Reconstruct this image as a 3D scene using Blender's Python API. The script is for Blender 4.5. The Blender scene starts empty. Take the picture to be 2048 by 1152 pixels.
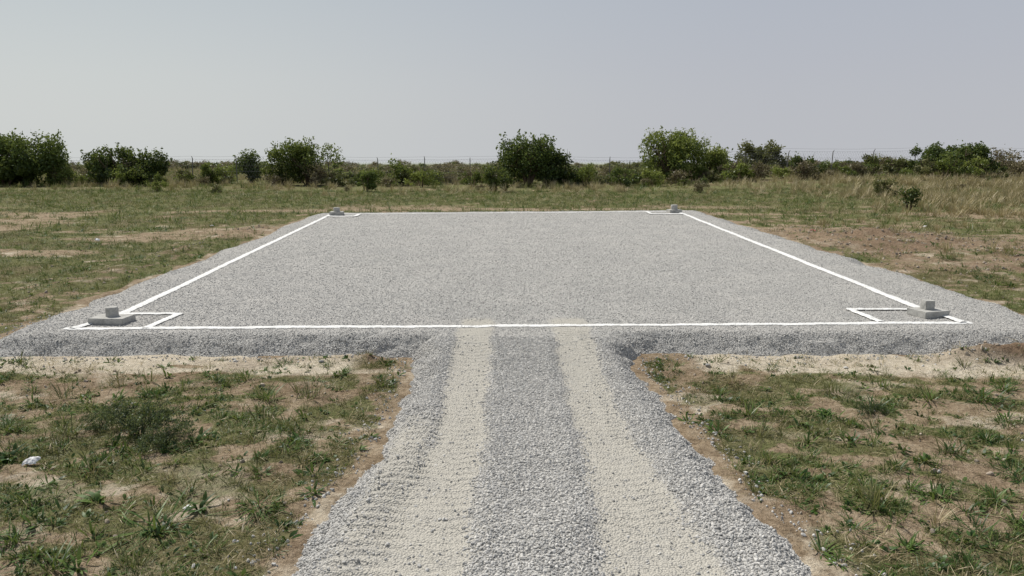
import bpy, math, numpy as np
from mathutils import Vector
rng = np.random.default_rng(11)
scene = bpy.context.scene
COL = scene.collection

# ------------------------------------------------------------------ noise
TAB = np.random.default_rng(5).random((256, 256))
def vn(x, y, s=0):
    x = np.asarray(x, float) + s*17.31; y = np.asarray(y, float) + s*9.77
    xi = np.floor(x).astype(int); yi = np.floor(y).astype(int)
    fx = x-xi; fy = y-yi
    fx = fx*fx*(3-2*fx); fy = fy*fy*(3-2*fy)
    a = TAB[xi & 255, yi & 255]; b = TAB[(xi+1) & 255, yi & 255]
    c = TAB[xi & 255, (yi+1) & 255]; d = TAB[(xi+1) & 255, (yi+1) & 255]
    return (a*(1-fx)+b*fx)*(1-fy)+(c*(1-fx)+d*fx)*fy
def fbm(x, y, s=0, o=4):
    r = 0; a = .5; t = 0
    for i in range(o):
        r = r+a*vn(np.asarray(x)*2**i, np.asarray(y)*2**i, s+i*3); t += a; a *= .5
    return r/t
def ss(a, b, x):
    t = np.clip((np.asarray(x, float)-a)/(b-a), 0, 1)
    return t*t*(3-2*t)

# ------------------------------------------------------------------ place functions
def seg_in(x, y, ax, ay, bx, by):
    L = math.hypot(bx-ax, by-ay)
    return ((bx-ax)*(y-ay)-(by-ay)*(x-ax))/L
PA, PB, PC, PD = (-6.95, 9.30), (7.95, 9.56), (7.65, 31.6), (-7.75, 30.0)
def pad_d(x, y):
    wob = (fbm(x*1.3, y*1.3, 40)-.5)*.34
    f = seg_in(x, y, *PA, *PB)+(fbm(x*1.1, y*.5, 44)-.5)*.16+(fbm(x*5, y*9, 45, 3)-.5)*.09
    return f, seg_in(x, y, *PB, *PC)+wob*1.6, seg_in(x, y, *PC, *PD)+wob, seg_in(x, y, *PD, *PA)+wob*1.6
def drive_d(x, y):
    wob = (fbm(x*1.2, y*1.2, 50)-.5)*.18+(fbm(x*7, y*7, 52, 2)-.5)*.14
    flare = .10*ss(9.0, 9.6, y)
    l = x+1.27+wob+flare+.26*ss(6.4, 4.2, y)
    r = (1.54+np.clip(9.3-y, 0, 9)*.062)-x+wob+flare+.14*ss(5.8, 4.2, y)
    return l, r
def ribzone(x, y):
    return np.exp(-((x+.86+.07*ss(5.5, 4.2, y))/.22)**4)*ss(7.6, 6.5, y)
def rtz(x, y):
    return np.exp(-((x-.79-.10*ss(6.8, 4.2, y))/(.24+.06*ss(6.5, 4.2, y)))**4)*ss(10.3, 9.8, y)
def track(x, y):
    wv = (fbm(y*.5, y*0+3, 60)-.5)*.08
    e = (fbm(x*4, y*4, 61, 3)-.5)*.40
    wl = .23+.11*ss(6.5, 4.2, y)
    cl = -.46-.11*ss(6.5, 4.2, y)
    tl = 1-ss(.65, 1.3, np.abs(x-cl+wv)/wl+e)
    cr = .77+.13*ss(6.8, 4.2, y); wr = .25+.10*ss(6.5, 4.2, y)
    tr = 1-ss(.65, 1.3, np.abs(x-cr+wv)/wr+e)
    f = ss(11.0, 10.4, y)
    return tl*f, tr*f
def gravel_z(x, y):
    f, r, b, l = pad_d(x, y)
    s = ss(0, .50, f)*ss(0, .85, r)*ss(0, .85, b)*ss(0, .85, l)
    padz = -.06+.285*s+.03*s*(1-s)*4*(fbm(x*9, y*9, 46, 3)-.5)
    dl, dr = drive_d(x, y)
    sd = ss(0, .46, dl)*ss(0, .46, dr)*ss(10.4, 9.9, y)
    top = .11+.115*ss(8.0, 9.6, y)
    dz = -.06+(top+.06)*sd
    tl, tr = track(x, y)
    inr = np.maximum(tl, tr)
    fade = ss(9.9, 8.9, y)
    dz = dz-.018*inr*fade
    dz = dz+fade*.010*(np.exp(-((x+.80)/.09)**2)*ss(7.6, 8.4, y)*1.4+np.exp(-((x+.15)/.1)**2)+np.exp(-((x-.44)/.09)**2)+np.exp(-((x-1.25)/.10)**2)+np.exp(-((x+1.18)/.08)**2)*ss(7.6, 6.8, y)*1.4)*sd
    jit = .035*fbm(x*3, y*3, 63)
    m = ribzone(x, y)
    def bar(p): return np.tanh(2.0*np.sin(p))
    brk = .45+.55*ss(.35, .6, fbm(x*2.5, y*1.2, 65))
    dz = dz+.0125*bar((y+.12*np.abs(x+.88)+jit)*2*np.pi/.115)*m*sd*(.5+.5*brk)
    gr = 1-.9*np.exp(-((x-.80-.07*ss(6.8, 4.2, y))/.035)**2)
    dz = dz+.0062*bar((y-.35*np.abs(x-.80)+jit)*2*np.pi/.105)*rtz(x, y)*sd*brk*gr
    dz = dz+.0040*bar((y-.3*np.abs(x+.46)+jit)*2*np.pi/.105)*tl*sd*brk*ss(10.2, 9.8, y)
    z = np.maximum(padz, dz)
    near = ss(8.5, 6, y)
    lump = (fbm(x*2.2, y*2.2, 7)-.5)*.018+(fbm(x*7, y*7, 9, 2)-.5)*.010
    mid = ss(-.02, .1, z)
    z = z+mid*lump*(1-.9*np.maximum(inr, m)*fade)*(1+1.4*near)
    z = z+.04*near*np.exp(-((x-.27)/.22)**2-((y-4.7)/.35)**2)
    z = z-.008*np.exp(-((x+.09+.02*np.sin(y*.7))/.05)**2)*ss(14, 18, y)*ss(28.3, 27.5, y)
    return z
def in_gravel(x, y):
    f, r, b, l = pad_d(x, y)
    p = np.minimum(np.minimum(f, r), np.minimum(b, l))
    dl, dr = drive_d(x, y)
    d = np.minimum(np.minimum(dl, dr), 9.9-y)
    return np.maximum(p, d)
def ground_z(x, y):
    r = np.hypot(x, y)
    z = (fbm(x*.55, y*.55, 1)-.5)*.07+(fbm(x*3.2, y*3.2, 2, 3)-.5)*.06*ss(40, 20, r)
    mound = np.exp(-((x-10.4)/2.2)**2-((y-22.5)/2.6)**2)
    z = z+mound*(.10+.55*(fbm(x*1.2, y*1.2, 21)-.35))
    z = z+.12*np.exp(-((x-12.5)/2.5)**2-((y-16.5)/2)**2)*fbm(x*1.6, y*1.6, 22)
    z = z+.26*np.exp(-((x-6.3)/.9)**2-((y-9.40)/.22)**2)*(.4+.9*fbm(x*4, y*4, 23))
    z = z+.07*np.exp(-((x+1.70)/.25)**2-((y-9.28)/.12)**2)*(.4+.9*fbm(x*5, y*5, 24))
    z = z+.12*np.exp(-((x+8.3)/.5)**2)*ss(12, 15, y)*ss(30, 24, y)*fbm(x*1.5, y*1.5, 25)
    z = z+.6*ss(8, 22, x)*ss(42, 60, y)*ss(130, 85, r)
    z = z+.2*ss(30, 55, y)*ss(110, 85, r)*(fbm(x*.12, y*.12, 26)-.5)
    z = z-.0148*np.maximum(r-140, 0)
    z = z-.14*ss(.10, .45, in_gravel(x, y))
    return z
def sand_m(x, y):
    n = fbm(x*1.4, y*2.2, 30); m = fbm(x*.7, y*.9, 31)
    left = ss(-1.5, -2.1, x)*ss(8.65+.6*(m-.5), 8.95+.6*(m-.5), y)*ss(9.9, 9.6, y)
    right = ss(1.9, 2.5, x)*ss(8.45-.06*(x-3)+.5*(m-.5), 8.8-.06*(x-3)+.5*(m-.5), y)*ss(9.95, 9.7, y)
    s = np.maximum(left*ss(.20, .38, n), right*ss(.14, .32, n))
    spots = ss(.58, .68, fbm(x*1.9, y*2.6, 33))*ss(40, 25, y)*.5
    g = in_gravel(x, y)
    edge = ss(-.16, -.03, g)*ss(.52, .66, fbm(x*1.6, y*1.6, 34))*.5
    return np.clip(np.maximum(np.maximum(s, spots), edge*.75), 0, 1)
def soil_m(x, y):
    a = np.exp(-((x-10.6)/3.0)**2-((y-21.5)/4.5)**2)
    b = np.exp(-((x-12.5)/3.5)**2-((y-15.5)/2.5)**2)*.7
    c = np.exp(-((x-6.5)/1.1)**2-((y-9.35)/.25)**2)*1.4
    d = np.exp(-((x+1.70)/.3)**2-((y-9.28)/.15)**2)*.6
    e = np.exp(-((x+8.2)/.6)**2)*ss(11, 14, y)*ss(31, 26, y)*.45
    f = np.exp(-((x+3.9)/1.9)**2-((y-8.25)/.30)**2)*.6
    g = np.exp(-((x+7)/1.5)**2-((y-30)/1.0)**2)*.5
    k = ss(.54, .68, fbm(x*1.1, y*1.5, 39))*.35*ss(11, 9, y)
    return np.clip((a+b+c+d+e+f+g+k)*ss(.25, .5, fbm(x*1.1, y*1.1, 35)), 0, 1)
def grass_m(x, y):
    n = fbm(x*1.1, y*1.4, 36)*.40+fbm(x*4.0, y*4.6, 37, 3)*.60
    r = np.hypot(x, y)
    th = .405-.05*ss(10, 14, r)-.07*ss(-5, -9, x)*ss(11, 14, y)-.10*ss(30, 36, y)
    g = ss(th, th+.14, n)
    g = g*(1-.9*sand_m(x, y))*(1-.8*soil_m(x, y))
    g = g*(1-ss(-.03, .03, in_gravel(x, y)+.14*(fbm(x*3, y*3, 41)-.5)))
    st = ss(.57, .66, fbm(x*.16, y*.5, 38))*ss(13, 20, y)*ss(40, 34, y)
    return np.clip(g*(1-.7*st), 0, 1)

# ------------------------------------------------------------------ helpers
def mesh_np(name, V, F, attrs=None, mat=None, smooth=True):
    V = np.asarray(V, np.float32); F = np.asarray(F, np.int32); k = F.shape[1]
    me = bpy.data.meshes.new(name)
    me.vertices.add(len(V)); me.vertices.foreach_set("co", V.ravel())
    me.loops.add(F.size); me.loops.foreach_set("vertex_index", F.ravel())
    me.polygons.add(len(F)); me.polygons.foreach_set("loop_start", np.arange(0, F.size, k, dtype=np.int32))
    me.update(calc_edges=True)
    me.polygons.foreach_set("use_smooth", np.full(len(F), smooth))
    if attrs:
        for a, v in attrs.items():
            at = me.attributes.new(a, 'FLOAT', 'POINT'); at.data.foreach_set("value", np.asarray(v, np.float32))
    if mat: me.materials.append(mat)
    me.validate()
    return me
def obj(name, me, loc=(0, 0, 0), parent=None, link=True):
    o = bpy.data.objects.new(name, me); o.location = loc
    if link: COL.objects.link(o)
    if parent: o.parent = parent
    return o
def thing(o, label, cat, group=None):
    o["label"] = label; o["category"] = cat
    if group: o["group"] = group
def grid_mesh(name, xs, ys, zf, keep, attrf, mat):
    X, Y = np.meshgrid(xs, ys); Z = zf(X, Y)
    nx, ny = len(xs), len(ys)
    i = np.arange(nx*ny).reshape(ny, nx)
    F = np.stack([i[:-1, :-1], i[:-1, 1:], i[1:, 1:], i[1:, :-1]], -1).reshape(-1, 4)
    V = np.stack([X.ravel(), Y.ravel(), Z.ravel()], -1)
    if keep is not None:
        F = F[keep(V[F])]
        used = np.unique(F); m = np.zeros(len(V), int); m[used] = np.arange(len(used)); F = m[F]; V = V[used]
    return mesh_np(name, V, F, attrf(V[:, 0], V[:, 1]), mat)

# ------------------------------------------------------------------ materials
def newmat(name):
    m = bpy.data.materials.new(name); m.use_nodes = True
    nt = m.node_tree; nt.nodes.clear()
    return m, nt
class N:
    def __init__(s, nt): s.nt = nt
    def n(s, t, **k):
        nd = s.nt.nodes.new(t)
        for a, v in k.items(): setattr(nd, a, v)
        return nd
    def l(s, a, b): s.nt.links.new(a, b)
    def noise(s, vec, scale, detail=4, rough=.6):
        nd = s.n('ShaderNodeTexNoise'); nd.inputs['Scale'].default_value = scale
        nd.inputs['Detail'].default_value = detail; nd.inputs['Roughness'].default_value = rough
        s.l(vec, nd.inputs['Vector']); return nd.outputs['Fac']
    def vor(s, vec, scale, feature='F1'):
        nd = s.n('ShaderNodeTexVoronoi', feature=feature); nd.inputs['Scale'].default_value = scale
        s.l(vec, nd.inputs['Vector']); return nd
    def ramp(s, fac, stops, interp='LINEAR'):
        nd = s.n('ShaderNodeValToRGB'); cr = nd.color_ramp; cr.interpolation = interp
        while len(cr.elements) < len(stops): cr.elements.new(.5)
        for e, (p, c) in zip(cr.elements, stops):
            e.position = p; e.color = (*c, 1) if not isinstance(c, (int, float)) else (c, c, c, 1)
        s.l(fac, nd.inputs['Fac']); return nd.outputs['Color']
    def mix(s, f, a, b, blend='MIX'):
        nd = s.n('ShaderNodeMix', data_type='RGBA', blend_type=blend)
        if isinstance(f, (int, float)): nd.inputs[0].default_value = f
        else: s.l(f, nd.inputs[0])
        for v, i in ((a, 6), (b, 7)):
            if isinstance(v, tuple): nd.inputs[i].default_value = (*v, 1)
            else: s.l(v, nd.inputs[i])
        return nd.outputs[2]
    def math(s, op, a, b=None, c=None, clamp=False):
        nd = s.n('ShaderNodeMath', operation=op, use_clamp=clamp)
        for i, v in enumerate((a, b, c)):
            if v is None: continue
            if isinstance(v, (int, float)): nd.inputs[i].default_value = v
            else: s.l(v, nd.inputs[i])
        return nd.outputs[0]
    def attr(s, name): return s.n('ShaderNodeAttribute', attribute_name=name).outputs['Fac']
    def pos(s): return s.n('ShaderNodeNewGeometry').outputs['Position']
    def sstep(s, v, a, b):
        nd = s.n('ShaderNodeMapRange', interpolation_type='SMOOTHSTEP')
        nd.inputs['From Min'].default_value = a; nd.inputs['From Max'].default_value = b
        s.l(v, nd.inputs['Value']); return nd.outputs[0]
    def bump(s, h, dist, strength=1.0, prev=None):
        nd = s.n('ShaderNodeBump'); nd.inputs['Distance'].default_value = dist; nd.inputs['Strength'].default_value = strength
        s.l(h, nd.inputs['Height'])
        if prev is not None: s.l(prev, nd.inputs['Normal'])
        return nd.outputs[0]
    def out(s, col, rough=.95, normal=None, spec=.15):
        b = s.n('ShaderNodeBsdfPrincipled'); o = s.n('ShaderNodeOutputMaterial')
        if isinstance(col, tuple): b.inputs['Base Color'].default_value = (*col, 1)
        else: s.l(col, b.inputs['Base Color'])
        b.inputs['Roughness'].default_value = rough; b.inputs['Specular IOR Level'].default_value = spec
        if normal is not None: s.l(normal, b.inputs['Normal'])
        s.l(b.outputs[0], o.inputs[0])

def mat_ground():
    m, nt = newmat("soil_and_turf"); g = N(nt); p = g.pos()
    n1 = g.noise(p, 3.5, 6, .65); n2 = g.noise(p, 18, 5, .7); n3 = g.noise(p, .35, 4, .6); n4 = g.noise(p, 60, 3, .7)
    dirt = g.ramp(g.math('ADD', g.math('MULTIPLY', n1, .5), g.math('MULTIPLY', n2, .5)), [(.36, (.145, .104, .066)), (.5, (.315, .242, .162)), (.64, (.47, .385, .28))])
    sand = g.ramp(n2, [(.3, (.47, .40, .30)), (.6, (.65, .58, .46))])
    soil = g.ramp(n2, [(.32, (.10, .068, .044)), (.65, (.31, .22, .148))])
    turf = g.ramp(n2, [(.32, (.038, .040, .017)), (.5, (.115, .108, .047)), (.68, (.25, .205, .115))])
    turf2 = g.ramp(n2, [(.3, (.055, .070, .023)), (.6, (.15, .172, .060))])
    far_haze = g.attr('far_haze')
    turf = g.mix(g.sstep(n3, .38, .52), turf, turf2)
    ga = g.math('ADD', g.attr('grass'), g.math('MULTIPLY', g.math('SUBTRACT', n1, .5), 1.1))
    sa = g.math('ADD', g.attr('sand'), g.math('MULTIPLY', g.math('SUBTRACT', n1, .5), .9))
    c = g.mix(g.sstep(sa, .25, .75), dirt, sand)
    c = g.mix(g.attr('soil'), c, soil)
    c = g.mix(g.math('MULTIPLY', g.sstep(ga, .25, .75), .8), c, turf)
    c = g.mix(far_haze, c, (.36, .385, .37))  # aerial haze painted into the ground colour, stronger with distance
    c = g.mix(g.math('MULTIPLY', g.sstep(n4, .60, .72), .6), c, (.045, .036, .022))
    nb = g.bump(n1, .05, .6); nb = g.bump(n2, .045, 1, nb); nb = g.bump(n4, .016, .9, nb)
    g.out(c, 1, nb, .05); return m
def mat_gravel():
    m, nt = newmat("crushed_stone"); g = N(nt); p = g.pos()
    v = g.vor(p, 64)
    n = g.noise(p, 1.3, 5, .65); nf = g.noise(p, 90, 3, .7); n5 = g.noise(p, .45, 3, .5); n6 = g.noise(p, 5, 4, .65)
    sep = g.n('ShaderNodeSeparateColor'); g.l(v.outputs['Color'], sep.inputs[0])
    stone = g.ramp(sep.outputs[0], [(0, (.27, .265, .252)), (.5, (.43, .422, .402)), (1, (.60, .585, .55))])
    gap = g.sstep(v.outputs['Distance'], .8, .5)
    stone = g.mix(gap, (.19, .184, .173), stone)
    stone = g.mix(g.sstep(n, .38, .7), stone, g.mix(.4, stone, (.51, .49, .455)))
    stone = g.mix(g.sstep(n5, .45, .7), stone, g.mix(.2, stone, (.37, .36, .34)))
    stone = g.mix(g.math('MULTIPLY', g.sstep(n6, .52, .66), .28), stone, (.22, .215, .205))
    stone = g.mix(g.math('MULTIPLY', g.attr('seam'), g.math('MULTIPLY', g.sstep(n6, .35, .6), .20)), stone, (.20, .195, .185))
    dust = g.ramp(nf, [(.3, (.365, .345, .300)), (.65, (.51, .485, .425))])
    dust = g.mix(g.math('MULTIPLY', g.sstep(n6, .48, .68), .30), dust, stone)
    ta = g.math('ADD', g.attr('track'), g.math('MULTIPLY', g.math('SUBTRACT', g.noise(p, 7, 4, .7), .5), .6))
    ta = g.sstep(ta, .12, .85)
    c = g.mix(g.math('MULTIPLY', ta, .9), stone, dust)
    h = g.math('SUBTRACT', 1, v.outputs['Distance'])
    nb = g.bump(h, .013, .9); nb = g.bump(nf, .006, .7, nb)
    g.out(c, .95, nb, .1); return m
def mat_stone(name, stops):
    m, nt = newmat(name); g = N(nt)
    oi = g.n('ShaderNodeObjectInfo')
    c = g.ramp(oi.outputs['Random'], stops)
    n = g.noise(g.pos(), 120, 3, .6)
    c = g.mix(.25, c, g.ramp(n, [(.3, (.30, .29, .275)), (.7, (.64, .62, .58))]))
    g.out(c, .8, None, .3); return m
def mat_paint():
    m, nt = newmat("lime_white"); g = N(nt); p = g.pos()
    v = g.vor(p, 45); n = g.noise(p, 9, 5, .7); n2 = g.noise(p, 60, 3, .7)
    c = g.ramp(g.math('ADD', g.math('MULTIPLY', n, .5), g.math('MULTIPLY', n2, .5)), [(.35, (.50, .49, .46)), (.48, (.72, .72, .70)), (.7, (.82, .82, .81))])
    nb = g.bump(g.math('SUBTRACT', 1, v.outputs['Distance']), .010, .7)
    g.out(c, .9, nb, .2); return m
def mat_concrete():
    m, nt = newmat("cast_concrete"); g = N(nt)
    tc = g.n('ShaderNodeTexCoord').outputs['Object']
    n = g.noise(tc, 9, 6, .7); n2 = g.noise(tc, 60, 4, .7)
    c = g.ramp(g.math('ADD', g.math('MULTIPLY', n, .65), g.math('MULTIPLY', n2, .35)), [(.32, (.23, .227, .212)), (.5, (.41, .403, .377)), (.68, (.53, .52, .49))])
    nb = g.bump(n2, .006, .8); nb = g.bump(n, .02, .4, nb)
    g.out(c, .92, nb, .2); return m
def mat_leaf(name, a, b, c3, trans=.28, world=True):
    m, nt = newmat(name); g = N(nt)
    oi = g.n('ShaderNodeObjectInfo').outputs['Random']
    t = g.math('ADD', g.attr('tint'), g.math('MULTIPLY', g.math('SUBTRACT', oi, .5), .5))
    if world:
        t = g.math('ADD', t, g.math('MULTIPLY', g.math('SUBTRACT', g.noise(g.pos(), .9, 4, .6), .5), 1.2))
    c = g.ramp(t, [(.1, a), (.5, b), (.95, c3)])
    d = g.n('ShaderNodeBsdfDiffuse'); tr = g.n('ShaderNodeBsdfTranslucent'); gl = g.n('ShaderNodeBsdfGlossy')
    g.l(c, d.inputs[0]); g.l(g.mix(.5, c, (.20, .23, .05)), tr.inputs[0]); gl.inputs['Roughness'].default_value = .45
    gl.inputs[0].default_value = (.5, .5, .5, 1)
    mx = g.n('ShaderNodeMixShader'); mx.inputs[0].default_value = trans
    g.l(d.outputs[0], mx.inputs[1]); g.l(tr.outputs[0], mx.inputs[2])
    mx2 = g.n('ShaderNodeMixShader'); mx2.inputs[0].default_value = .04
    g.l(mx.outputs[0], mx2.inputs[1]); g.l(gl.outputs[0], mx2.inputs[2])
    o = g.n('ShaderNodeOutputMaterial'); g.l(mx2.outputs[0], o.inputs[0]); return m
def mat_plain(name, col, rough=.8, scale=20):
    m, nt = newmat(name); g = N(nt)
    n = g.noise(g.n('ShaderNodeTexCoord').outputs['Object'], scale, 4, .6)
    c = g.mix(n, tuple(v*.6 for v in col), tuple(min(v*1.35, .95) for v in col))
    g.out(c, rough, g.bump(n, .01, .4), .2); return m

M_ground = mat_ground(); M_gravel = mat_gravel(); M_paint = mat_paint(); M_conc = mat_concrete()
M_st = mat_stone("grey_pebble", [(0, (.185, .182, .175)), (.25, (.35, .344, .33)), (.7, (.52, .51, .485)), (.92, (.64, .62, .585)), (1, (.72, .695, .645))])
M_dust = mat_stone("dusty_pebble", [(0, (.33, .312, .275)), (.5, (.43, .41, .362)), (1, (.53, .508, .45))])
M_clod = mat_stone("soil_clod", [(0, (.14, .10, .066)), (.5, (.28, .21, .145)), (1, (.42, .34, .25))])
M_green = mat_leaf("green_blade", (.032, .066, .017), (.080, .136, .032), (.19, .235, .07))
M_olive = mat_leaf("olive_blade", (.050, .064, .021), (.125, .136, .050), (.28, .26, .125))
M_straw = mat_leaf("straw_blade", (.20, .16, .085), (.38, .31, .18), (.54, .46, .29), .2)
M_tolive = mat_leaf("tall_olive_blade", (.10, .115, .04), (.22, .225, .09), (.40, .36, .19))
M_weed = mat_leaf("weed_leaf", (.024, .056, .016), (.058, .118, .028), (.14, .21, .052), .3, False)
M_feather = mat_leaf("greygreen_leaf", (.045, .068, .036), (.095, .130, .064), (.18, .215, .11), .3, False)
M_bdark = mat_leaf("dark_foliage", (.022, .039, .012), (.062, .100, .025), (.14, .19, .048), .33, False)
M_blight = mat_leaf("light_foliage", (.044, .066, .016), (.125, .172, .038), (.28, .32, .08), .38, False)
M_bolive = mat_leaf("olive_foliage", (.055, .065, .027), (.14, .148, .06), (.27, .255, .12), .3, False)
M_bbrown = mat_leaf("dry_foliage", (.10, .08, .05), (.21, .175, .105), (.35, .30, .19), .2, False)
M_bark = mat_plain("bark", (.12, .09, .065), .95, 8)
M_metal = mat_plain("weathered_post", (.18, .17, .16), .7)
M_wire = mat_plain("dull_wire", (.26, .26, .255), .6)
M_paper = mat_plain("waste_paper", (.80, .78, .76), .8, 9)
M_red = mat_plain("faded_red_plastic", (.55, .20, .18), .6)

# ------------------------------------------------------------------ ground
def grow(a, b, s, k):
    r = [a]
    while r[-1] < b: r.append(r[-1]+s); s *= k
    return r
gx = np.array(grow(9, 1000, .06, 1.07))
xs = np.concatenate([-gx[::-1], np.arange(-8.95, 8.96, .05), gx])
ys = np.concatenate([np.arange(-40, 2.9, 2.0), np.arange(3, 12, .045), np.array(grow(12, 1400, .05, 1.022))])
def gattr(x, y):
    r = np.hypot(x, y)
    return dict(grass=grass_m(x, y), sand=sand_m(x, y), soil=soil_m(x, y), far_haze=ss(80, 260, r)*.92)
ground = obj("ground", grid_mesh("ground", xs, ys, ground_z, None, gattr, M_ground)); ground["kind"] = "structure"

# ------------------------------------------------------------------ gravel pad + driveway
xs = np.concatenate([np.arange(-8.4, -1.95, .06), np.arange(-1.95, 2.45, .03), np.arange(2.45, 8.5, .06)])
ys = np.concatenate([np.arange(1.0, 9.9, .016), np.array(grow(9.9, 32.2, .03, 1.008))])
def isdrv(c): return (c[:, 1] < 9.72) & (c[:, 0] > -1.85) & (c[:, 0] < 2.3)
def kpad(V):
    c = V.mean(1); z = V[:, :, 2].max(1)
    return (z > -.055) & ~isdrv(c)
def kdrv(V):
    c = V.mean(1); z = V[:, :, 2].max(1)
    return (z > -.055) & isdrv(c)
def vattr(x, y):
    tl, tr = track(x, y)
    t = np.maximum(np.maximum(tl, tr), ribzone(x, y)*.7)
    side = np.maximum(np.exp(-((x+.2)/.25)**2), np.exp(-((x-1.1)/.25)**2))*.3*ss(9.6, 8.5, y)
    seam = np.exp(-((x+.09+.02*np.sin(y*.7))/.05)**2)*ss(14, 19, y)*ss(28.4, 27.8, y)
    return dict(track=np.clip(np.maximum(t, side), 0, 1), seam=seam)
pad = obj("gravel_pad", grid_mesh("gravel_pad", xs, ys, gravel_z, kpad, vattr, M_gravel)); pad["kind"] = "structure"
drv = obj("gravel_driveway", grid_mesh("gravel_driveway", xs, ys, gravel_z, kdrv, vattr, M_gravel)); drv["kind"] = "structure"

# ------------------------------------------------------------------ white painted lines
LINES = [
    (-5.76, 10.02, 6.12, 10.40, .125),
    (-5.48, 10.98, -6.48, 28.45, .130),
    (5.93, 11.25, 6.21, 29.80, .145),
    (-6.48, 28.50, 6.21, 29.90, .14),
    (-4.72, 10.02, -4.68, 11.00, .11), (-5.50, 10.96, -4.62, 10.96, .11), (-5.66, 10.0, -5.48, 11.0, .11),
    (4.92, 10.38, 4.86, 11.28, .11), (4.80, 11.22, 5.98, 11.26, .10), (6.02, 10.38, 5.91, 11.28, .11),
    (-6.45, 27.55, -5.40, 27.55, .20), (-5.42, 27.5, -5.45, 28.6, .13),
    (4.95, 28.55, 6.20, 28.6, .20), (4.98, 28.5, 5.02, 29.75, .13)]
def line_dist(x, y):
    d = np.full(np.shape(x), 9.0)
    for a, b, c, e, w in LINES:
        L2 = (c-a)**2+(e-b)**2
        t = np.clip(((x-a)*(c-a)+(y-b)*(e-b))/L2, 0, 1)
        d = np.minimum(d, np.hypot(x-a-t*(c-a), y-b-t*(e-b))-w/2)
    return d
for k, (a, b, c, e, w) in enumerate(LINES):
    L = math.hypot(c-a, e-b); n = max(8, int(L/.03)); mseg = 7
    t = np.linspace(0, 1, n+1); ux, uy = (c-a)/L, (e-b)/L; px, py = -uy, ux
    S, Tt = np.meshgrid(np.linspace(-1, 1, mseg), t)
    arc = Tt*L
    wl = w/2*(1+.12*(vn(arc*4, arc*0+k, 70)-.5)+.32*(vn(arc*24, arc*0+k, 71)-.5))
    wr = w/2*(1+.12*(vn(arc*4, arc*0+k, 72)-.5)+.32*(vn(arc*24, arc*0+k, 73)-.5))
    off = (vn(arc*.8, arc*0+k, 74)-.5)*.012
    o = np.where(S < 0, S*wl, S*wr)+off
    X = a+ux*arc+px*o; Y = b+uy*arc+py*o
    Z = gravel_z(X, Y)+.014+.0015*k+(vn(X*45, Y*45, 75)-.5)*.006-.008*np.abs(S)**3
    V = np.stack([X.ravel(), Y.ravel(), Z.ravel()], -1)
    i = np.arange((n+1)*mseg).reshape(n+1, mseg)
    F = np.stack([i[:-1, :-1], i[:-1, 1:], i[1:, 1:], i[1:, :-1]], -1).reshape(-1, 4)[:, ::-1]
    o = obj("painted_line", mesh_np("painted_line", V, F, None, M_paint)); o["kind"] = "structure"

# ------------------------------------------------------------------ scattering
def scatter(name, P, rot, scl, objs):
    c = bpy.data.collections.new(name+"_source")
    for o in objs: c.objects.link(o)
    me = bpy.data.meshes.new(name); me.vertices.add(len(P)); me.vertices.foreach_set("co", np.asarray(P, np.float32).ravel())
    a = me.attributes.new("rot", 'FLOAT_VECTOR', 'POINT'); a.data.foreach_set("vector", np.asarray(rot, np.float32).ravel())
    a = me.attributes.new("scl", 'FLOAT_VECTOR', 'POINT'); a.data.foreach_set("vector", np.asarray(scl, np.float32).ravel())
    a = me.attributes.new("idx", 'INT', 'POINT'); a.data.foreach_set("value", rng.integers(0, len(objs), len(P)).astype(np.int32))
    o = obj(name, me); o["kind"] = "stuff"
    ng = bpy.data.node_groups.new(name, 'GeometryNodeTree')
    ng.interface.new_socket("Geometry", in_out='INPUT', socket_type='NodeSocketGeometry')
    ng.interface.new_socket("Geometry", in_out='OUTPUT', socket_type='NodeSocketGeometry')
    nd = ng.nodes; gi = nd.new('NodeGroupInput'); go = nd.new('NodeGroupOutput')
    ci = nd.new('GeometryNodeCollectionInfo'); ci.inputs['Collection'].default_value = c
    ci.inputs['Separate Children'].default_value = True; ci.inputs['Reset Children'].default_value = True
    ip = nd.new('GeometryNodeInstanceOnPoints'); ip.inputs['Pick Instance'].default_value = True
    def na(n, t):
        q = nd.new('GeometryNodeInputNamedAttribute'); q.data_type = t; q.inputs['Name'].default_value = n
        return q.outputs['Attribute']
    er = nd.new('FunctionNodeEulerToRotation')
    L = ng.links.new
    L(gi.outputs[0], ip.inputs['Points']); L(ci.outputs[0], ip.inputs['Instance'])
    L(na("idx", 'INT'), ip.inputs['Instance Index']); L(na("rot", 'FLOAT_VECTOR'), er.inputs[0]); L(er.outputs[0], ip.inputs['Rotation'])
    L(na("scl", 'FLOAT_VECTOR'), ip.inputs['Scale']); L(ip.outputs[0], go.inputs[0])
    md = o.modifiers.new("scatter", 'NODES'); md.node_group = ng
    return o
def pebble(name, seed, mat):
    import bmesh
    bm = bmesh.new(); bmesh.ops.create_icosphere(bm, subdivisions=2, radius=.5)
    r = np.random.default_rng(seed); ax = r.uniform(.65, 1.3, 3); ax[2] *= .7
    pl = r.normal(size=(9, 3)); pl /= np.linalg.norm(pl, axis=1)[:, None]
    for v in bm.verts:
        c = np.array(v.co)
        for q in pl:
            d = c@q
            if d > .36: c = c-q*(d-.36)*.95
        v.co = c*ax
    me = bpy.data.meshes.new(name); bm.to_mesh(me); bm.free()
    me.polygons.foreach_set("use_smooth", np.full(len(me.polygons), False)); me.materials.append(mat)
    return bpy.data.objects.new(name, me)
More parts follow.
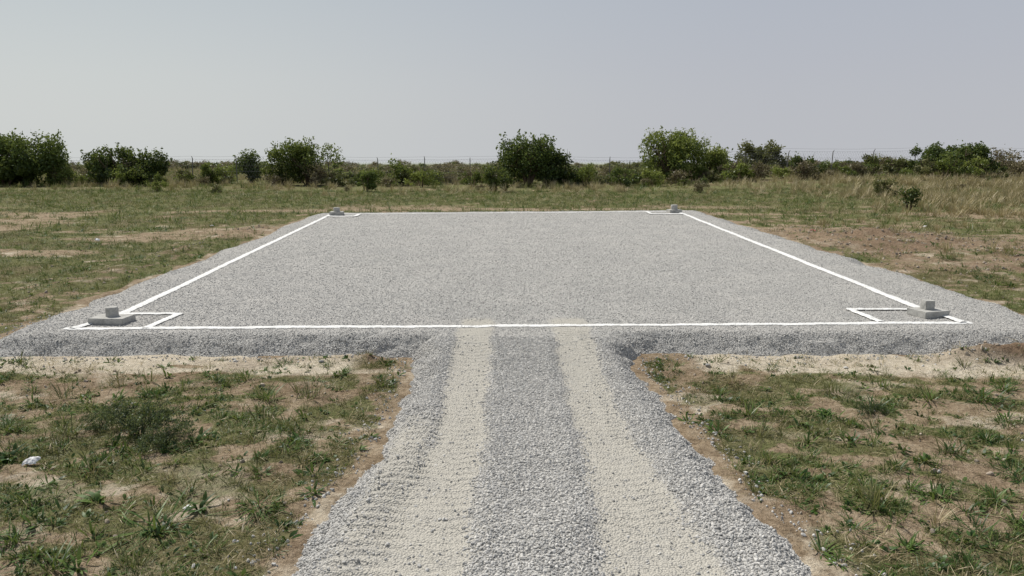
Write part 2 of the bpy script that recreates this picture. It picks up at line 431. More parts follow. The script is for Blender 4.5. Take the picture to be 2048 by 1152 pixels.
def strips(name, n, L, w, lean, prof, mat, seed, r0=.02, curve=.35, seg=3, Lvar=.4):
    r = np.random.default_rng(seed); t = np.linspace(0, 1, seg+1); Vs = []; Fs = []; T = []
    for i in range(n):
        az = r.uniform(0, 2*np.pi); l = L*r.uniform(1-Lvar, 1+Lvar); le = lean*r.uniform(.3, 1.5); cu = curve*r.uniform(.5, 1.4)
        d = np.array([math.cos(az), math.sin(az)]); b = d*r.uniform(0, r0)+r.normal(size=2)*r0*.4
        az2 = az+r.normal()*.3; pd = np.array([-math.sin(az2), math.cos(az2)])
        h = l*(le*t**1.2); z = l*(t*math.sqrt(max(.05, 1-min(le, .97)**2))-cu*t*t)
        ww = w*np.interp(t, np.linspace(0, 1, len(prof)), prof)*r.uniform(.7, 1.3)/2
        P = np.concatenate([b+np.outer(h, d), z[:, None]], 1)
        side = np.concatenate([pd, [0]])
        base = len(Vs)*2*(seg+1)
        Vs.append(np.stack([P-ww[:, None]*side, P+ww[:, None]*side], 1).reshape(-1, 3))
        tv = r.uniform(.2, .8); T.append(np.repeat(tv+(t-.5)*.25, 2))
        for k in range(seg): Fs.append([base+2*k, base+2*k+1, base+2*k+3, base+2*k+2])
    return mesh_np(name, np.concatenate(Vs), Fs, dict(tint=np.concatenate(T)), mat)
def O(name, me): return bpy.data.objects.new(name, me)
G1 = [.6, 1, .8, .08]
src_green = [O("blade", strips("blade", 18, .060, .0055, .85, G1, M_green, s, .04, .25, 2)) for s in (1, 2, 3)] + [O("blade", strips("blade", 12, .10, .0055, .7, G1, M_green, 4, .03, .2))]
src_olive = [O("blade", strips("blade", 18, .058, .005, .88, G1, M_olive, s, .05, .25, 2)) for s in (5, 6, 7)]
src_straw = [O("blade", strips("blade", 13, .085, .0042, .9, G1, M_straw, s, .05, .3)) for s in (8, 9)]
src_tall = [O("blade", strips("blade", 26, .42, .022, .5, G1, M_tolive, s, .2, .12)) for s in (10, 11)]+[O("blade", strips("blade", 26, .42, .02, .5, G1, M_green, 12, .2, .12))]
src_tstraw = [O("blade", strips("blade", 28, .55, .018, .48, G1, M_straw, s, .15, .15)) for s in (13, 14, 15)]
src_leafy = [O("leaf", strips("leaf", 9, .045, .019, .9, [.3, .9, 1, .15], M_weed, s, .015, .35)) for s in (16, 17)]
src_smallweed = [O("leaf", strips("leaf", 26, .09, .008, .9, G1, M_weed, 18, .03, .25)), O("leaf", strips("leaf", 20, .08, .018, .95, [.3, .9, 1, .15], M_weed, 19, .03, .38)), O("leaf", strips("leaf", 22, .13, .005, .7, G1, M_olive, 20, .03, .2)), O("leaf", strips("leaf", 26, .07, .015, .9, [.3, .9, 1, .15], M_weed, 21, .04, .35))]

def sample(n, x0, x1, y0, y1, dens, frus=True):
    x = rng.uniform(x0, x1, n); y = rng.uniform(y0, y1, n)
    k = np.abs(x) < .72*y+2.0 if frus else np.ones(n, bool)
    x = x[k]; y = y[k]
    k = rng.random(len(x)) < dens(x, y)
    return x[k], y[k]
def upright(n, tilt=.2): return np.stack([rng.normal(0, tilt, n), rng.normal(0, tilt, n), rng.uniform(0, 6.28, n)], -1)
def iso(s): return np.stack([s, s, s], -1)

pebs = [pebble("stone", s, M_st) for s in range(6)]
pebd = [pebble("stone", s+20, M_dust) for s in range(4)]
clods = [pebble("clod", s+40, M_clod) for s in range(4)]
def gdens(x, y):
    g = in_gravel(x, y); tl, tr = track(x, y); t = np.maximum(tl, tr)
    t = np.maximum(t, ribzone(x, y)*.95)
    t = np.maximum(t, .95*rtz(x, y))
    d = ss(-.05, .12, g)*(1-.96*np.clip(t, 0, 1))
    d = d*np.where(line_dist(x, y) < .0, .0, 1)
    return d
ramp_y = lambda y: np.interp(y, [3, 9.6, 14, 20, 32], [1, 1, .50, .20, .06])
x1, y1 = sample(205000, -2.2, 2.5, 2.8, 9.6, gdens)
x2, y2 = sample(640000, -8.4, 8.4, 9.2, 32, lambda x, y: gdens(x, y)*ramp_y(y)*.9)
x = np.concatenate([x1, x2]); y = np.concatenate([y1, y2])
u = rng.random(len(x))**2.5
s = np.interp(y, [3, 9.6, 14, 20, 32], [.0085, .0085, .009, .011, .014])+u*np.interp(y, [3, 6, 9.6, 14, 20, 32], [.021, .017, .015, .014, .014, .016])
z = gravel_z(x, y)+s*.10
scatter("gravel_stones", np.stack([x, y, z], -1), rng.uniform(0, 6.28, (len(x), 3))*[.14, .14, 1], iso(s), pebs)
def tdens(x, y):
    tl, tr = track(x, y); return np.maximum(np.maximum(tl, tr), ribzone(x, y))*.9
x, y = sample(32000, -1.3, 1.4, 2.8, 10.9, tdens); s = rng.uniform(.003, .010, len(x))
scatter("track_grit", np.stack([x, y, gravel_z(x, y)+np.where(line_dist(x, y) < 0, .016, 0)], -1), rng.uniform(0, 6.28, (len(x), 3)), iso(s), pebd)
def spill(x, y):
    g = in_gravel(x, y); return np.exp(-np.maximum(-g, 0)/.11)*(g < .05)*.9+.004
x, y = sample(90000, -9, 9, 2.8, 12, spill); s = .009+.024*rng.random(len(x))**1.8
scatter("spilled_stones", np.stack([x, y, ground_z(x, y)+s*.15], -1), rng.uniform(0, 6.28, (len(x), 3)), iso(s), pebs)
def cd(x, y): return np.clip(.12+soil_m(x, y), 0, 1)*(in_gravel(x, y) < -.02)*(.3+.7*ss(.4, .6, fbm(x*2, y*2, 90)))
x, y = sample(45000, -16, 18, 3, 26, cd); s = .008+.035*rng.random(len(x))**3*(1+soil_m(x, y)*1.3)+.0006*y
scatter("soil_clods", np.stack([x, y, ground_z(x, y)+s*.1], -1), rng.uniform(0, 6.28, (len(x), 3)), iso(s), clods)

def go(x, y): return in_gravel(x, y) < .02
def put(name, parts, srcs, tilt=.25):
    X = np.concatenate([p[0] for p in parts]); Y = np.concatenate([p[1] for p in parts]); S = np.concatenate([p[2] for p in parts])
    scatter(name, np.stack([X, Y, ground_z(X, Y)-.005], -1), upright(len(X), tilt), np.stack([S, S, S*rng.uniform(.7, 1.3, len(X))], -1), srcs)
def P_(n, x0, x1, y0, y1, f, s0, s1):
    x, y = sample(n, x0, x1, y0, y1, lambda a, b: f(a, b)*go(a, b)); return x, y, s0+(s1-s0)*rng.random(len(x))**1.7
green_m = lambda x, y: grass_m(x, y)*ss(.38, .58, fbm(x*1.6, y*1.6, 80))
olive_m = lambda x, y: grass_m(x, y)*ss(.70, .42, fbm(x*1.6, y*1.6, 80))
put("green_grass", [P_(38000, -9, 9, 3, 9.6, green_m, .35, 1.35), P_(46000, -22, 22, 9.6, 24, green_m, .8, 1.7), P_(40000, -40, 40, 24, 50, green_m, 1.4, 3.2)], src_green)
put("olive_grass", [P_(36000, -9, 9, 3, 9.6, lambda x, y: olive_m(x, y)*.9+.06, .35, 1.15), P_(32000, -22, 22, 9.6, 24, olive_m, .7, 1.6), P_(26000, -40, 40, 24, 50, olive_m, 1.3, 3.0)], src_olive)
put("dry_grass", [P_(38000, -9, 9, 3, 9.6, lambda x, y: .34*grass_m(x, y)+.15, .4, 1.3), P_(26000, -22, 22, 9.6, 24, lambda x, y: .38*grass_m(x, y)+.08, .6, 1.5), P_(24000, -45, 45, 24, 62, lambda x, y: .5*grass_m(x, y)+.10, 1.2, 2.8)], src_straw, .35)
put("low_broadleaf_cover", [P_(17000, -9, 9, 3, 9.6, lambda x, y: green_m(x, y)*.9+.08, .5, 1.6), P_(4000, -18, 18, 9.6, 22, green_m, .8, 1.6)], src_leafy)
put("scattered_small_weeds", [P_(5600, -9, 9, 3, 9.6, lambda x, y: (.12+.5*grass_m(x, y))*ss(.35, .6, fbm(x*2.5, y*2.5, 88))*1.3, .4, 1.35), P_(4500, -22, 22, 9.6, 26, lambda x, y: .06+.3*grass_m(x, y), .7, 1.8)], src_smallweed)
tallm = lambda x, y: ss(48, 58, y+5*fbm(x*.1, y*.1, 81))*ss(.38, .60, fbm(x*.25, y*.25, 82))
drym = lambda x, y: ss(44, 58, y+4*fbm(x*.1, y*.1, 83)+14*ss(12, 22, x))*ss(.42-.30*ss(10, 20, x), .56-.30*ss(10, 20, x), fbm(x*.2, y*.25, 84))
put("tall_grass", [P_(10000, -60, 60, 46, 90, tallm, .45, 1.1), P_(2500, -90, 90, 90, 130, lambda x, y: x*0+.8, .8, 1.3)], src_tall, .12)
put("tall_dry_grass", [P_(15000, -60, 60, 34, 110, drym, .45, 1.15), P_(6500, 14, 50, 30, 64, lambda x, y: ss(15, 21, x-.15*(y-40))*ss(.3, .5, fbm(x*.3, y*.3, 86)), .4, 1.05), P_(300, 10, 22, 16, 34, lambda x, y: x*0+.5, .4, .7)], src_tstraw, .12)

# ------------------------------------------------------------------ shrubs
def crown(name, w, d, h, seed, nleaf, leaf, mat, low=.12, sprig=.12, nl=None, fill=.30):
    r = np.random.default_rng(seed)
    nl = nl or int(12+w*h*1.6)
    th = r.uniform(0, 2*np.pi, nl); rr = np.sqrt(r.random(nl)); zz = r.uniform(.18, .86, nl)
    env = np.sqrt(np.clip(1-(np.abs(zz-.42)/.62)**2.2, .05, 1))
    C = np.stack([np.cos(th)*rr*env*w*.42, np.sin(th)*rr*env*d*.40, zz*h], -1)
    R = h*r.uniform(.12, .24, nl); lt = r.uniform(.15, .75, nl)
    li = r.choice(nl, nleaf, p=R**2/np.sum(R**2))
    dv = r.normal(size=(nleaf, 3)); dv /= np.linalg.norm(dv, axis=1)[:, None]
    q = r.random(nleaf)**fill
    sx = np.where(r.random(nleaf) < sprig, r.uniform(1, 1.45, nleaf), 1)
    P = C[li]+dv*(R[li]*q*sx)[:, None]*[1.15, 1.15, .85]
    tw = r.normal(size=(220, 3)); tw[:, 2] = np.abs(tw[:, 2])+.4; tw /= np.linalg.norm(tw, axis=1)[:, None]
    nt_ = int(nleaf*.14); ti = r.integers(0, 220, nt_); tl = r.integers(0, nl, 220)
    top = C[tl]+tw*R[tl][:, None]*.85
    P[:nt_] = top[ti]+tw[ti]*(r.random(nt_)*h*.14)[:, None]+r.normal(size=(nt_, 3))*leaf*.5
    P[:, 2] = np.maximum(P[:, 2], r.uniform(0, low*h+.02, nleaf))
    a = r.normal(size=(nleaf, 3)); a /= np.linalg.norm(a, axis=1)[:, None]
    b = np.cross(a, r.normal(size=(nleaf, 3))); b /= np.linalg.norm(b, axis=1)[:, None]
    L = leaf*r.uniform(.6, 1.5, nleaf)[:, None]
    V = np.stack([P-a*L*.6, P+b*L*.33, P+a*L*.6, P-b*L*.33], 1).reshape(-1, 3)
    F = np.arange(nleaf*4).reshape(-1, 4)
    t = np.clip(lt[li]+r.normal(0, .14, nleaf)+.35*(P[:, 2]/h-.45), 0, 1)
    return mesh_np(name, V, F, dict(tint=np.repeat(t, 4)), mat, False)
def tube(pts, rad, sides=6):
    V = []; F = []
    for i, (p, q) in enumerate(zip(pts, rad)):
        p = np.array(p); d = np.array(pts[min(i+1, len(pts)-1)])-np.array(pts[max(i-1, 0)]); d = d/np.linalg.norm(d)
        u = np.cross(d, [0.3, 1, .1]); u /= np.linalg.norm(u); v = np.cross(d, u)
        for k in range(sides):
            a = 2*np.pi*k/sides; V.append(p+q*(math.cos(a)*u+math.sin(a)*v))
    for i in range(len(pts)-1):
        for k in range(sides):
            F.append([i*sides+k, i*sides+(k+1) % sides, (i+1)*sides+(k+1) % sides, (i+1)*sides+k])
    return np.array(V), np.array(F)
def trunk(name, w, h, seed, stems=6, r0=.07, mat=None):
    r = np.random.default_rng(seed); VV = []; FF = []; n = 0
    for s in range(stems):
        az = r.uniform(0, 6.28); sp = w*.38*r.uniform(.3, 1); hh = h*r.uniform(.55, .92)
        base = np.array([math.cos(az), math.sin(az), 0])*r0*1.5
        tip = np.array([math.cos(az)*sp, math.sin(az)*sp, hh])
        ts = np.linspace(0, 1, 6)
        pts = [base+(tip-base)*[t**1.1, t**1.1, t**.85]+r.normal(size=3)*h*.02*(t > 0) for t in ts]
        pts[0] = base-np.array([0, 0, .1])
        V, F = tube(pts, r0*(1-ts*.88)*r.uniform(.7, 1.1)); VV.append(V); FF.append(F+n); n += len(V)
        for j in range(4):
            i0 = r.integers(2, 5); p0 = pts[i0]; dd = r.normal(size=3); dd[2] = abs(dd[2])+.3; dd /= np.linalg.norm(dd)
            V, F = tube([p0, p0+dd*h*.13, p0+dd*h*.25+r.normal(size=3)*h*.02], [r0*.35, r0*.2, r0*.07], 5)
            VV.append(V); FF.append(F+n); n += len(V)
    return mesh_np(name, np.concatenate(VV), np.concatenate(FF), None, mat or M_bark)
def shrub(name, x, y, crown_me, trunk_me, label, cat, group, rz=0, s=1, sz=None):
    e = obj(name, None, (x, y, float(ground_z(x, y))-.03)); e.rotation_euler[2] = rz; e.scale = (s, s, sz or s)
    thing(e, label, cat, group)
    obj("crown", crown_me, parent=e); obj("trunk", trunk_me, parent=e)
    return e
GB = "shrubs along the fence"
BIG = [
 (-34.4, 57, 6.6, 4.5, 3.6, .15, M_bdark, "large rounded dark green thorn bush beside the fence", "shrub", 11500),
 (-35.0, 55.5, 4.2, 3, 2.0, .15, M_blight, "yellowish green bush growing against a taller dark bush", "shrub", 4500),
 (-27.3, 57, 6.6, 4, 2.75, .14, M_bdark, "wide spreading dark green bush with ragged top", "shrub", 9500),
 (-21.6, 57, 2.4, 2, 1.5, .13, M_blight, "low green bush in dry grass", "shrub", 1800),
 (-19.4, 60, 2.2, 2, 2.35, .13, M_bdark, "small upright dark green bush by the fence", "shrub", 2600),
 (-14.6, 57.5, 6.2, 4, 3.0, .13, M_blight, "broad light green leafy bush by the fence", "shrub", 8500),
 (-9.0, 49.5, 1.5, 1.3, 1.25, .11, M_bdark, "small dark green bush in front of the hedge line", "shrub", 1300),
 (-7.9, 58, 1.9, 1.5, 1.9, .13, M_blight, "slender bright green sapling bush", "shrub", 1300),
 (1.1, 56, 4.8, 4, 3.4, .14, M_bdark, "tall dense dark green bush standing in grass", "shrub", 9000),
 (3.2, 56.5, 3.0, 3, 2.6, .14, M_bdark, "dense dark bush joined to a taller one", "shrub", 4200),
 (-.95, 49.5, 1.9, 1.6, 1.5, .11, M_blight, "small light green bush in open grass", "shrub", 1700),
 (11.9, 60, 6.4, 5, 3.9, .14, M_blight, "tall light green tree with rounded crown", "tree", 10500),
 (14.9, 60.5, 3.6, 3, 2.6, .14, M_blight, "medium leafy green bush beside a tree", "shrub", 3900),
 (13.2, 58, 2.6, 2, 1.2, .13, M_blight, "low bright green bush under a tree", "shrub", 1600),
 (21.4, 70, 5.4, 4, 2.5, .15, M_bolive, "olive green bush with sparse airy top", "shrub", 5200),
 (24.4, 70, 1.4, 1.2, 1.7, .14, M_bolive, "thin upright olive bush", "shrub", 700),
 (32.0, 59, 7.4, 4.5, 2.2, .14, M_bdark, "wide flat-topped dark green bush", "shrub", 9000),
 (20.4, 44, 1.7, 1.5, .95, .10, M_bolive, "scraggly low bush in dry grass", "shrub", 750),
 (16.7, 33.6, .75, .7, 1.05, .08, M_bdark, "narrow dark green sapling in dry grass", "shrub", 600),
 (37.6, 62, 3.0, 2.5, 2.2, .13, M_bbrown, "sparse brownish bush with bare twigs", "shrub", 900)]
for i, (x, y, w, d, h, lf, mt, lab, nm, n) in enumerate(BIG):
    shrub(nm, x, y, crown("crown", w, d, h, 100+i, int(n*1.2), lf, mt, .1), trunk("trunk", w, h, 200+i, 9 if h > 2 else 5, .02+.02*h), lab, nm, GB)
small = []
LB = {0: "low olive scrub bush in tall grass", 1: "low dark green scrub bush in tall grass", 2: "low light green scrub bush in tall grass", 3: "low brown dry scrub bush in tall grass"}
for i, (mt, q) in enumerate([(M_bolive, 0), (M_bdark, 1), (M_blight, 2), (M_bbrown, 3), (M_bolive, 0), (M_blight, 2), (M_blight, 2), (M_bbrown, 3)]):
    sparse = q == 3
    small.append((crown("crown", 2.2, 1.8, 1.15, 300+i, 800 if sparse else 1300, .10, mt, .2, .25), trunk("trunk", 2.4, 1.4, 320+i, 14 if sparse else 8, .022), LB[q]))
for i in range(215):
    x = rng.uniform(-46, 48); y = rng.uniform(55, 63)
    if i > 175: y = rng.uniform(46, 55)
    if i > 192: x = rng.uniform(16, 42); y = rng.uniform(57, 64)
    c, t, lab = small[rng.integers(0, 8)]
    s = rng.uniform(.5, 1.3)*(1 if y > 55 else .5)
    shrub("low_shrub", x, y, c, t, lab, "shrub", "low scrub bushes along the fence", rng.uniform(0, 6.28), s, s*rng.uniform(.65, 1.15))
x, y = sample(1100, -100, 100, 66, 120, lambda a, b: ss(.40, .60, fbm(a*.06, b*.06, 85))*.8+.12)
s = rng.uniform(.4, 1.0, len(x))
scatter("distant_scrub", np.stack([x, y, ground_z(x, y)-.05], -1), upright(len(x), .05), np.stack([s*1.5, s*1.5, s], -1), [O("scrub", small[k][0]) for k in (0, 7, 3, 6)])

# ------------------------------------------------------------------ fence
fe = obj("wire_fence", None, (-56, 59, 0)); thing(fe, "tall wire mesh fence on thin dark posts across scrubland", "fence")
def fy(x): return 59+.8*math.sin(x*.03)+.09*max(x-5, 0)
px = np.arange(-54, 60, 3.4)
V1, F1 = tube([(0, 0, -.2), (0, 0, 1.0), (0, 0, 1.90), (0, -.06, 2.0), (0, -.2, 2.10)], [.034, .034, .032, .024, .016], 8)
pm = mesh_np("post", V1, F1, None, M_metal)
for k, x in enumerate(px):
    x = x+rng.uniform(-.15, .15); o = obj("post", pm, (x+56, fy(x)-59, float(ground_z(x, fy(x)))), fe)
    o.rotation_euler = (rng.normal(0, .02), rng.normal(0, .03), rng.uniform(-.1, .1)); o.scale[2] = rng.uniform(.90, 1.02)
VV = []; FF = []; n = 0
for hz in (.15, .55, .95, 1.35, 1.82, 2.02):
    for a, b in zip(px[:-1], px[1:]):
        pts = [(a+(b-a)*t+56, fy(a+(b-a)*t)-59, float(ground_z(a+(b-a)*t, fy(a+(b-a)*t)))*1+hz-.03*math.sin(math.pi*t)) for t in (0, .33, .66, 1)]
        V, F = tube(pts, [.0048]*4, 4); VV.append(V); FF.append(F+n); n += len(V)
for x in np.arange(-54, 57, .2):
    z0 = float(ground_z(x, fy(x)))
    for sgn in (-1, 1):
        V, F = tube([(x+56, fy(x)-59+.01*sgn, z0+.1), (x+56+sgn*.9, fy(x)-59+.01*sgn, z0+1.82)], [.003, .003], 3); VV.append(V); FF.append(F+n); n += len(V)
obj("wire_mesh", mesh_np("wire_mesh", np.concatenate(VV), np.concatenate(FF), None, M_wire, False), parent=fe)

# ------------------------------------------------------------------ concrete footings
import bmesh
def rough_box(name, sx, sy, sz, bev, seed, mat):
    bm = bmesh.new(); bmesh.ops.create_cube(bm, size=1)
    for v in bm.verts: v.co = Vector((v.co.x*sx, v.co.y*sy, (v.co.z+.5)*sz))
    bmesh.ops.bevel(bm, geom=bm.edges[:], offset=bev, segments=2, affect='EDGES')
    bmesh.ops.subdivide_edges(bm, edges=[e for e in bm.edges if e.calc_length() > .05], cuts=4, use_grid_fill=True)
    for v in bm.verts:
        v.co += Vector(((vn(v.co.x*16+seed, v.co.y*16+v.co.z*14, 3)-.5)*.010, (vn(v.co.y*16, v.co.z*16+seed, 4)-.5)*.010, (vn(v.co.x*16+seed, v.co.y*16, 5)-.5)*.007))
    me = bpy.data.meshes.new(name); bm.to_mesh(me); bm.free(); me.materials.append(mat); return me
def rough_cyl(name, r, h, mat, seed, n=28):
    prof = [(0, r*1.05), (h*.35, r*1.0), (h*.7, r*1.02), (h-.012, r), (h-.004, r-.004), (h, r-.012)]
    bm = bmesh.new(); rings = []
    for z, q in prof:
        rings.append([bm.verts.new((q*math.cos(2*math.pi*k/n)*(1+.05*(vn(k*.7+seed, z*19, 6)-.5)), q*math.sin(2*math.pi*k/n)*(1+.05*(vn(k*.7+seed, z*19, 7)-.5)), z)) for k in range(n)])
    for a, b in zip(rings[:-1], rings[1:]):
        for k in range(n): bm.faces.new((a[k], a[(k+1) % n], b[(k+1) % n], b[k]))
    bm.faces.new(rings[-1])
    me = bpy.data.meshes.new(name); bm.to_mesh(me); bm.free()
    for p in me.polygons: p.use_smooth = abs(p.normal.z) < .5
    me.materials.append(mat); return me
FT = [(-5.36, 10.44, .48, .32, .065, -.06, 'c', .078, .13, "square concrete footing slab with round stub on gravel"),
      (5.80, 10.88, .42, .34, .07, .30, 'b', .140, .13, "concrete footing slab with square block stub on gravel"),
      (-6.22, 28.30, .46, .40, .10, .05, 'c', .11, .15, "small concrete footing slab with round stub"),
      (6.00, 29.50, .46, .40, .09, .15, 'c', .12, .18, "small concrete footing slab with pale round stub")]
for k, (x, y, a, b, c, rz, kind, q, hh, lab) in enumerate(FT):
    e = obj("concrete_footing", None, (x, y, float(gravel_z(x, y))-.002)); e.rotation_euler[2] = rz
    thing(e, lab, "footing", "concrete footings at the pad corners")
    obj("slab", rough_box("slab", a, b, c+.02, .005, k, M_conc), parent=e)
    me = rough_cyl("stub", q, hh, M_conc, k) if kind == 'c' else rough_box("stub", q, q, hh, .008, k+9, M_conc)
    s = obj("stub", me, (0.0, .02, c+.016), e); s.rotation_euler[2] = .2 if kind == 'c' else -.2

# ------------------------------------------------------------------ weeds near the camera
spiky = [strips("weed_plant", 60, .14, .009, .9, G1, M_weed, 401, .04, .3, 4, .6), strips("weed_plant", 46, .16, .008, .75, G1, M_green, 402, .05, .2, 4, .6),
         strips("weed_plant", 80, .13, .008, .95, G1, M_weed, 403, .07, .2, 4, .6)]
rosette = [strips("weed_plant", 34, .13, .026, .92, [.25, .8, 1, .75, .1], M_weed, 411, .03, .42, 5, .5), strips("weed_plant", 48, .11, .020, .88, [.25, .7, 1, .8, .1], M_weed, 412, .06, .38, 5, .5)]
dryw = [strips("weed_plant", 55, .22, .0045, .65, G1, M_straw, 421, .06, .15, 4, .6), strips("weed_plant", 45, .22, .0055, .65, G1, M_olive, 422, .06, .15, 4, .6)]
WL = dict(s=("spiky green grass clump growing in patchy soil", spiky), r=("broad-leaved green weed rosette on bare soil", rosette), d=("wispy dry grass clump standing in patchy turf", dryw))
W = [(-2.73, 6.6, .42, 'r'), (-1.89, 6.58, .30, 'r'), (-1.52, 6.62, .2, 's'), (-1.62, 6.2, .24, 'r'), (-2.97, 5.38, .40, 'r'), (-2.41, 5.04, .5, 's'), (-2.2, 5.3, .34, 'r'), (-2.79, 4.48, .36, 's'),
     (-1.80, 5.3, .34, 's'), (-3.26, 4.85, .34, 's'), (-4.1, 6.2, .38, 'r'), (-3.9, 6.7, .35, 'd'), (-2.7, 7.15, .26, 's'), (-2.94, 8.5, .34, 's'), (-2.68, 9.12, .26, 's'), (-2.17, 8.98, .2, 's'),
     (-2.5, 7.77, .4, 's'), (-2.05, 7.77, .35, 'd'), (-1.9, 8.75, .25, 's'), (-1.5, 8.0, .2, 'd'), (-4.2, 8.2, .3, 'd'), (-4.5, 7.7, .32, 'd'), (-3.5, 7.4, .3, 's'), (-2.1, 7.1, .26, 's'), (-3.3, 5.9, .25, 'd'),
     (-2.0, 5.9, .2, 's'), (-1.95, 4.7, .28, 's'), (-2.3, 4.5, .24, 'd'), (-5.0, 8.0, .3, 's'), (-4.6, 6.9, .35, 's'), (-2.6, 5.75, .22, 'd'), (-3.55, 5.4, .3, 's'), (-1.6, 7.3, .2, 's'), (-5.6, 8.4, .3, 'r'),
     (1.95, 9.08, .2, 's'), (3.07, 9.05, .24, 's'), (2.2, 8.1, .28, 's'), (2.28, 7.3, .34, 's'), (3.05, 7.3, .38, 'r'), (3.55, 7.5, .45, 's'), (4.24, 7.77, .4, 's'), (4.8, 7.77, .5, 's'), (5.2, 8.1, .4, 's'),
     (2.1, 6.2, .30, 's'), (2.66, 7.03, .3, 'r'), (2.96, 6.64, .3, 'r'), (3.04, 6.0, .3, 's'), (3.1, 5.5, .34, 'r'), (4.15, 6.65, .3, 's'), (2.6, 5.35, .40, 'd'), (2.3, 4.98, .28, 's'), (2.55, 4.77, .30, 's'),
     (2.8, 4.5, .28, 's'), (3.1, 4.98, .34, 's'), (3.5, 5.43, .35, 's'), (3.68, 6.3, .35, 'd'), (2.4, 8.4, .3, 'd'), (3.4, 8.1, .35, 'd'), (4.0, 8.3, .3, 's'), (2.2, 6.75, .25, 'd'), (2.5, 6.3, .25, 's'),
     (3.3, 6.9, .3, 'd'), (4.6, 7.1, .35, 's'), (2.9, 7.8, .3, 's'), (2.9, 5.1, .26, 'd'), (3.9, 5.9, .3, 's'), (6.2, 8.6, .35, 's'), (5.6, 7.6, .4, 's'), (2.25, 5.6, .25, 's'), (2.1, 7.8, .22, 's'),
     (-9.5, 13.5, .4, 's'), (-8.9, 16.5, .4, 'r'), (9.3, 14.0, .45, 's'), (10.2, 13.6, .4, 'd'), (9.9, 18.0, .5, 's'), (12.0, 19.0, .5, 'd'), (8.9, 12.6, .4, 's'), (11, 16.8, .45, 's')]
for k, (x, y, w, t) in enumerate(W):
    lab, ms = WL[t]; me = ms[k % len(ms)]
    o = obj("weed_plant", me, (x, y, float(ground_z(x, y))-.008))
    o.scale = (w/.28,)*2+(w/.28*.72,); o.rotation_euler[2] = rng.uniform(0, 6.28)
    thing(o, lab, "weed", "weeds on the patchy ground")
fc = crown("crown", 1.1, .7, .30, 500, 3200, .016, M_feather, .05, .8, 40, .9); ft = trunk("stem", 1.1, .38, 501, 30, .004, M_feather)
for (x, y, s) in [(-3.30, 6.75, 1.0), (-2.95, 6.45, .65), (-3.75, 6.9, .5), (3.45, 7.35, .40)]:
    e = obj("feathery_weed", None, (x, y, float(ground_z(x, y))-.01)); e.scale = (s,)*3; e.rotation_euler[2] = rng.uniform(0, 6)
    thing(e, "loose feathery grey-green weed on patchy soil", "weed", "feathery weeds"); obj("foliage", fc, parent=e); obj("stem", ft, parent=e)

# ------------------------------------------------------------------ litter
def crumple(name, s, seed, mat):
    r = np.random.default_rng(seed); n = 8
    g_ = np.linspace(-.5, .5, n); X, Y = np.meshgrid(g_, g_)
    Z = r.uniform(-.5, .5, (n, n))*.16+.22*np.cos(X*3)*np.cos(Y*3)
    X = X+r.normal(0, .035, (n, n)); Y = Y*.75+r.normal(0, .035, (n, n))
    V = np.stack([X.ravel(), Y.ravel(), Z.ravel()], -1)*s*1.05
    i = np.arange(n*n).reshape(n, n)
    q = np.stack([i[:-1, :-1], i[:-1, 1:], i[1:, 1:], i[1:, :-1]], -1).reshape(-1, 4)
    F = np.concatenate([q[:, [0, 1, 2]], q[:, [0, 2, 3]]])
    return mesh_np(name, V, F, None, mat, False)
for k, (x, y, s, mt, lab) in enumerate([(-3.86, 6.06, .11, M_paper, "crumpled white paper scrap lying in grass"), (-2.29, 5.27, .05, M_paper, "small crumpled white paper scrap in grass"),
        (-11.5, 22, .14, M_paper, "crumpled white paper scrap lying in grass"), (8.9, 23.5, .15, M_red, "faded red plastic scrap on soil"), (-9.8, 26, .12, M_paper, "crumpled white paper scrap lying in grass"), (13.5, 26, .13, M_paper, "crumpled white paper scrap lying in grass")]):
    o = obj("litter_scrap", crumple("litter_scrap", s, k+3, mt), (x, y, float(ground_z(x, y))+s*.32)); thing(o, lab, "litter", "scraps of litter"); o.rotation_euler = (.25, -.15, k*.9)
for k, (x, y, s) in enumerate([(-2.25, 9.12, .09), (-3.3, 9.2, .06), (2.3, 9.05, .07), (3.9, 9.0, .06)]):
    o = obj("loose_stone", pebble("tmp", 60+k, M_st).data, (x, y, float(ground_z(x, y))+s*.15)); o.scale = (s, s, s); thing(o, "pale grey loose stone on sandy soil", "stone", "loose stones on the soil")

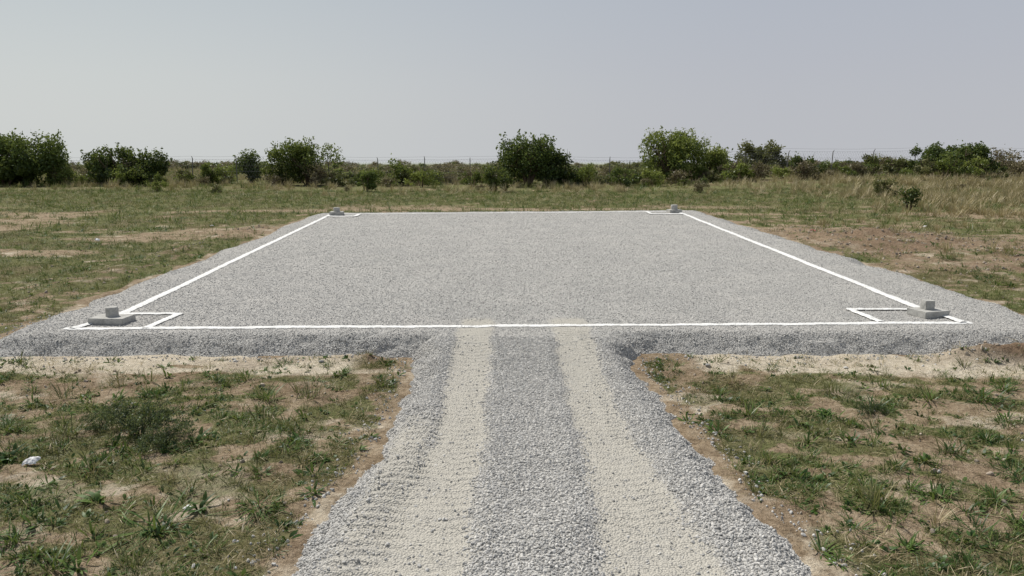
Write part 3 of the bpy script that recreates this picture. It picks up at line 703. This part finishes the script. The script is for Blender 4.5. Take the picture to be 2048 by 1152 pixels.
# ------------------------------------------------------------------ light, sky
el, az = math.radians(51), math.radians(-42)
sd = Vector((math.sin(az)*math.cos(el), math.cos(az)*math.cos(el), math.sin(el)))
sl = bpy.data.lights.new("sun", 'SUN'); sl.energy = 5.0; sl.angle = math.radians(.5); sl.color = (1, .955, .885)
so = bpy.data.objects.new("sun", sl); COL.objects.link(so); so.rotation_euler = sd.to_track_quat('Z', 'Y').to_euler(); so.location = sd*50
w = bpy.data.worlds.new("World"); scene.world = w; w.use_nodes = True; nt = w.node_tree; nt.nodes.clear(); g = N(nt)
sky = g.n('ShaderNodeTexSky', sky_type='NISHITA'); sky.sun_disc = False; sky.sun_elevation = el; sky.sun_rotation = az
sky.dust_density = 3.5; sky.air_density = 1.2
tc = g.n('ShaderNodeTexCoord').outputs['Generated']; sp = g.n('ShaderNodeSeparateXYZ'); g.l(tc, sp.inputs[0])
lft = g.ramp(sp.outputs[2], [(0, (.63, .655, .65)), (.08, (.59, .625, .63)), (.25, (.45, .51, .555)), (.6, (.24, .28, .34))])
rgt = g.ramp(sp.outputs[2], [(0, (.52, .535, .57)), (.10, (.475, .495, .55)), (.25, (.42, .46, .53)), (.6, (.23, .27, .34))])
hz = g.mix(g.sstep(sp.outputs[0], -.55, .35), lft, rgt)
hs = g.n('ShaderNodeVectorMath', operation='SCALE'); g.l(hz, hs.inputs[0]); hs.inputs[3].default_value = 10
mx = g.mix(.93, sky.outputs[0], hs.outputs[0])
bg = g.n('ShaderNodeBackground'); bg.inputs[1].default_value = .1; g.l(mx, bg.inputs[0])
wo = g.n('ShaderNodeOutputWorld'); g.l(bg.outputs[0], wo.inputs[0])

# ------------------------------------------------------------------ camera
cd_ = bpy.data.cameras.new("camera"); cam = bpy.data.objects.new("camera", cd_); COL.objects.link(cam)
cam.location = (0, 0, 2.5); cam.rotation_euler = (math.radians(90-9.83), 0, 0)
cd_.lens = 28.0; cd_.sensor_width = 36; cd_.clip_end = 4000; scene.camera = cam
scene.view_settings.view_transform = 'Standard'; scene.view_settings.look = 'None'; scene.view_settings.exposure = 0
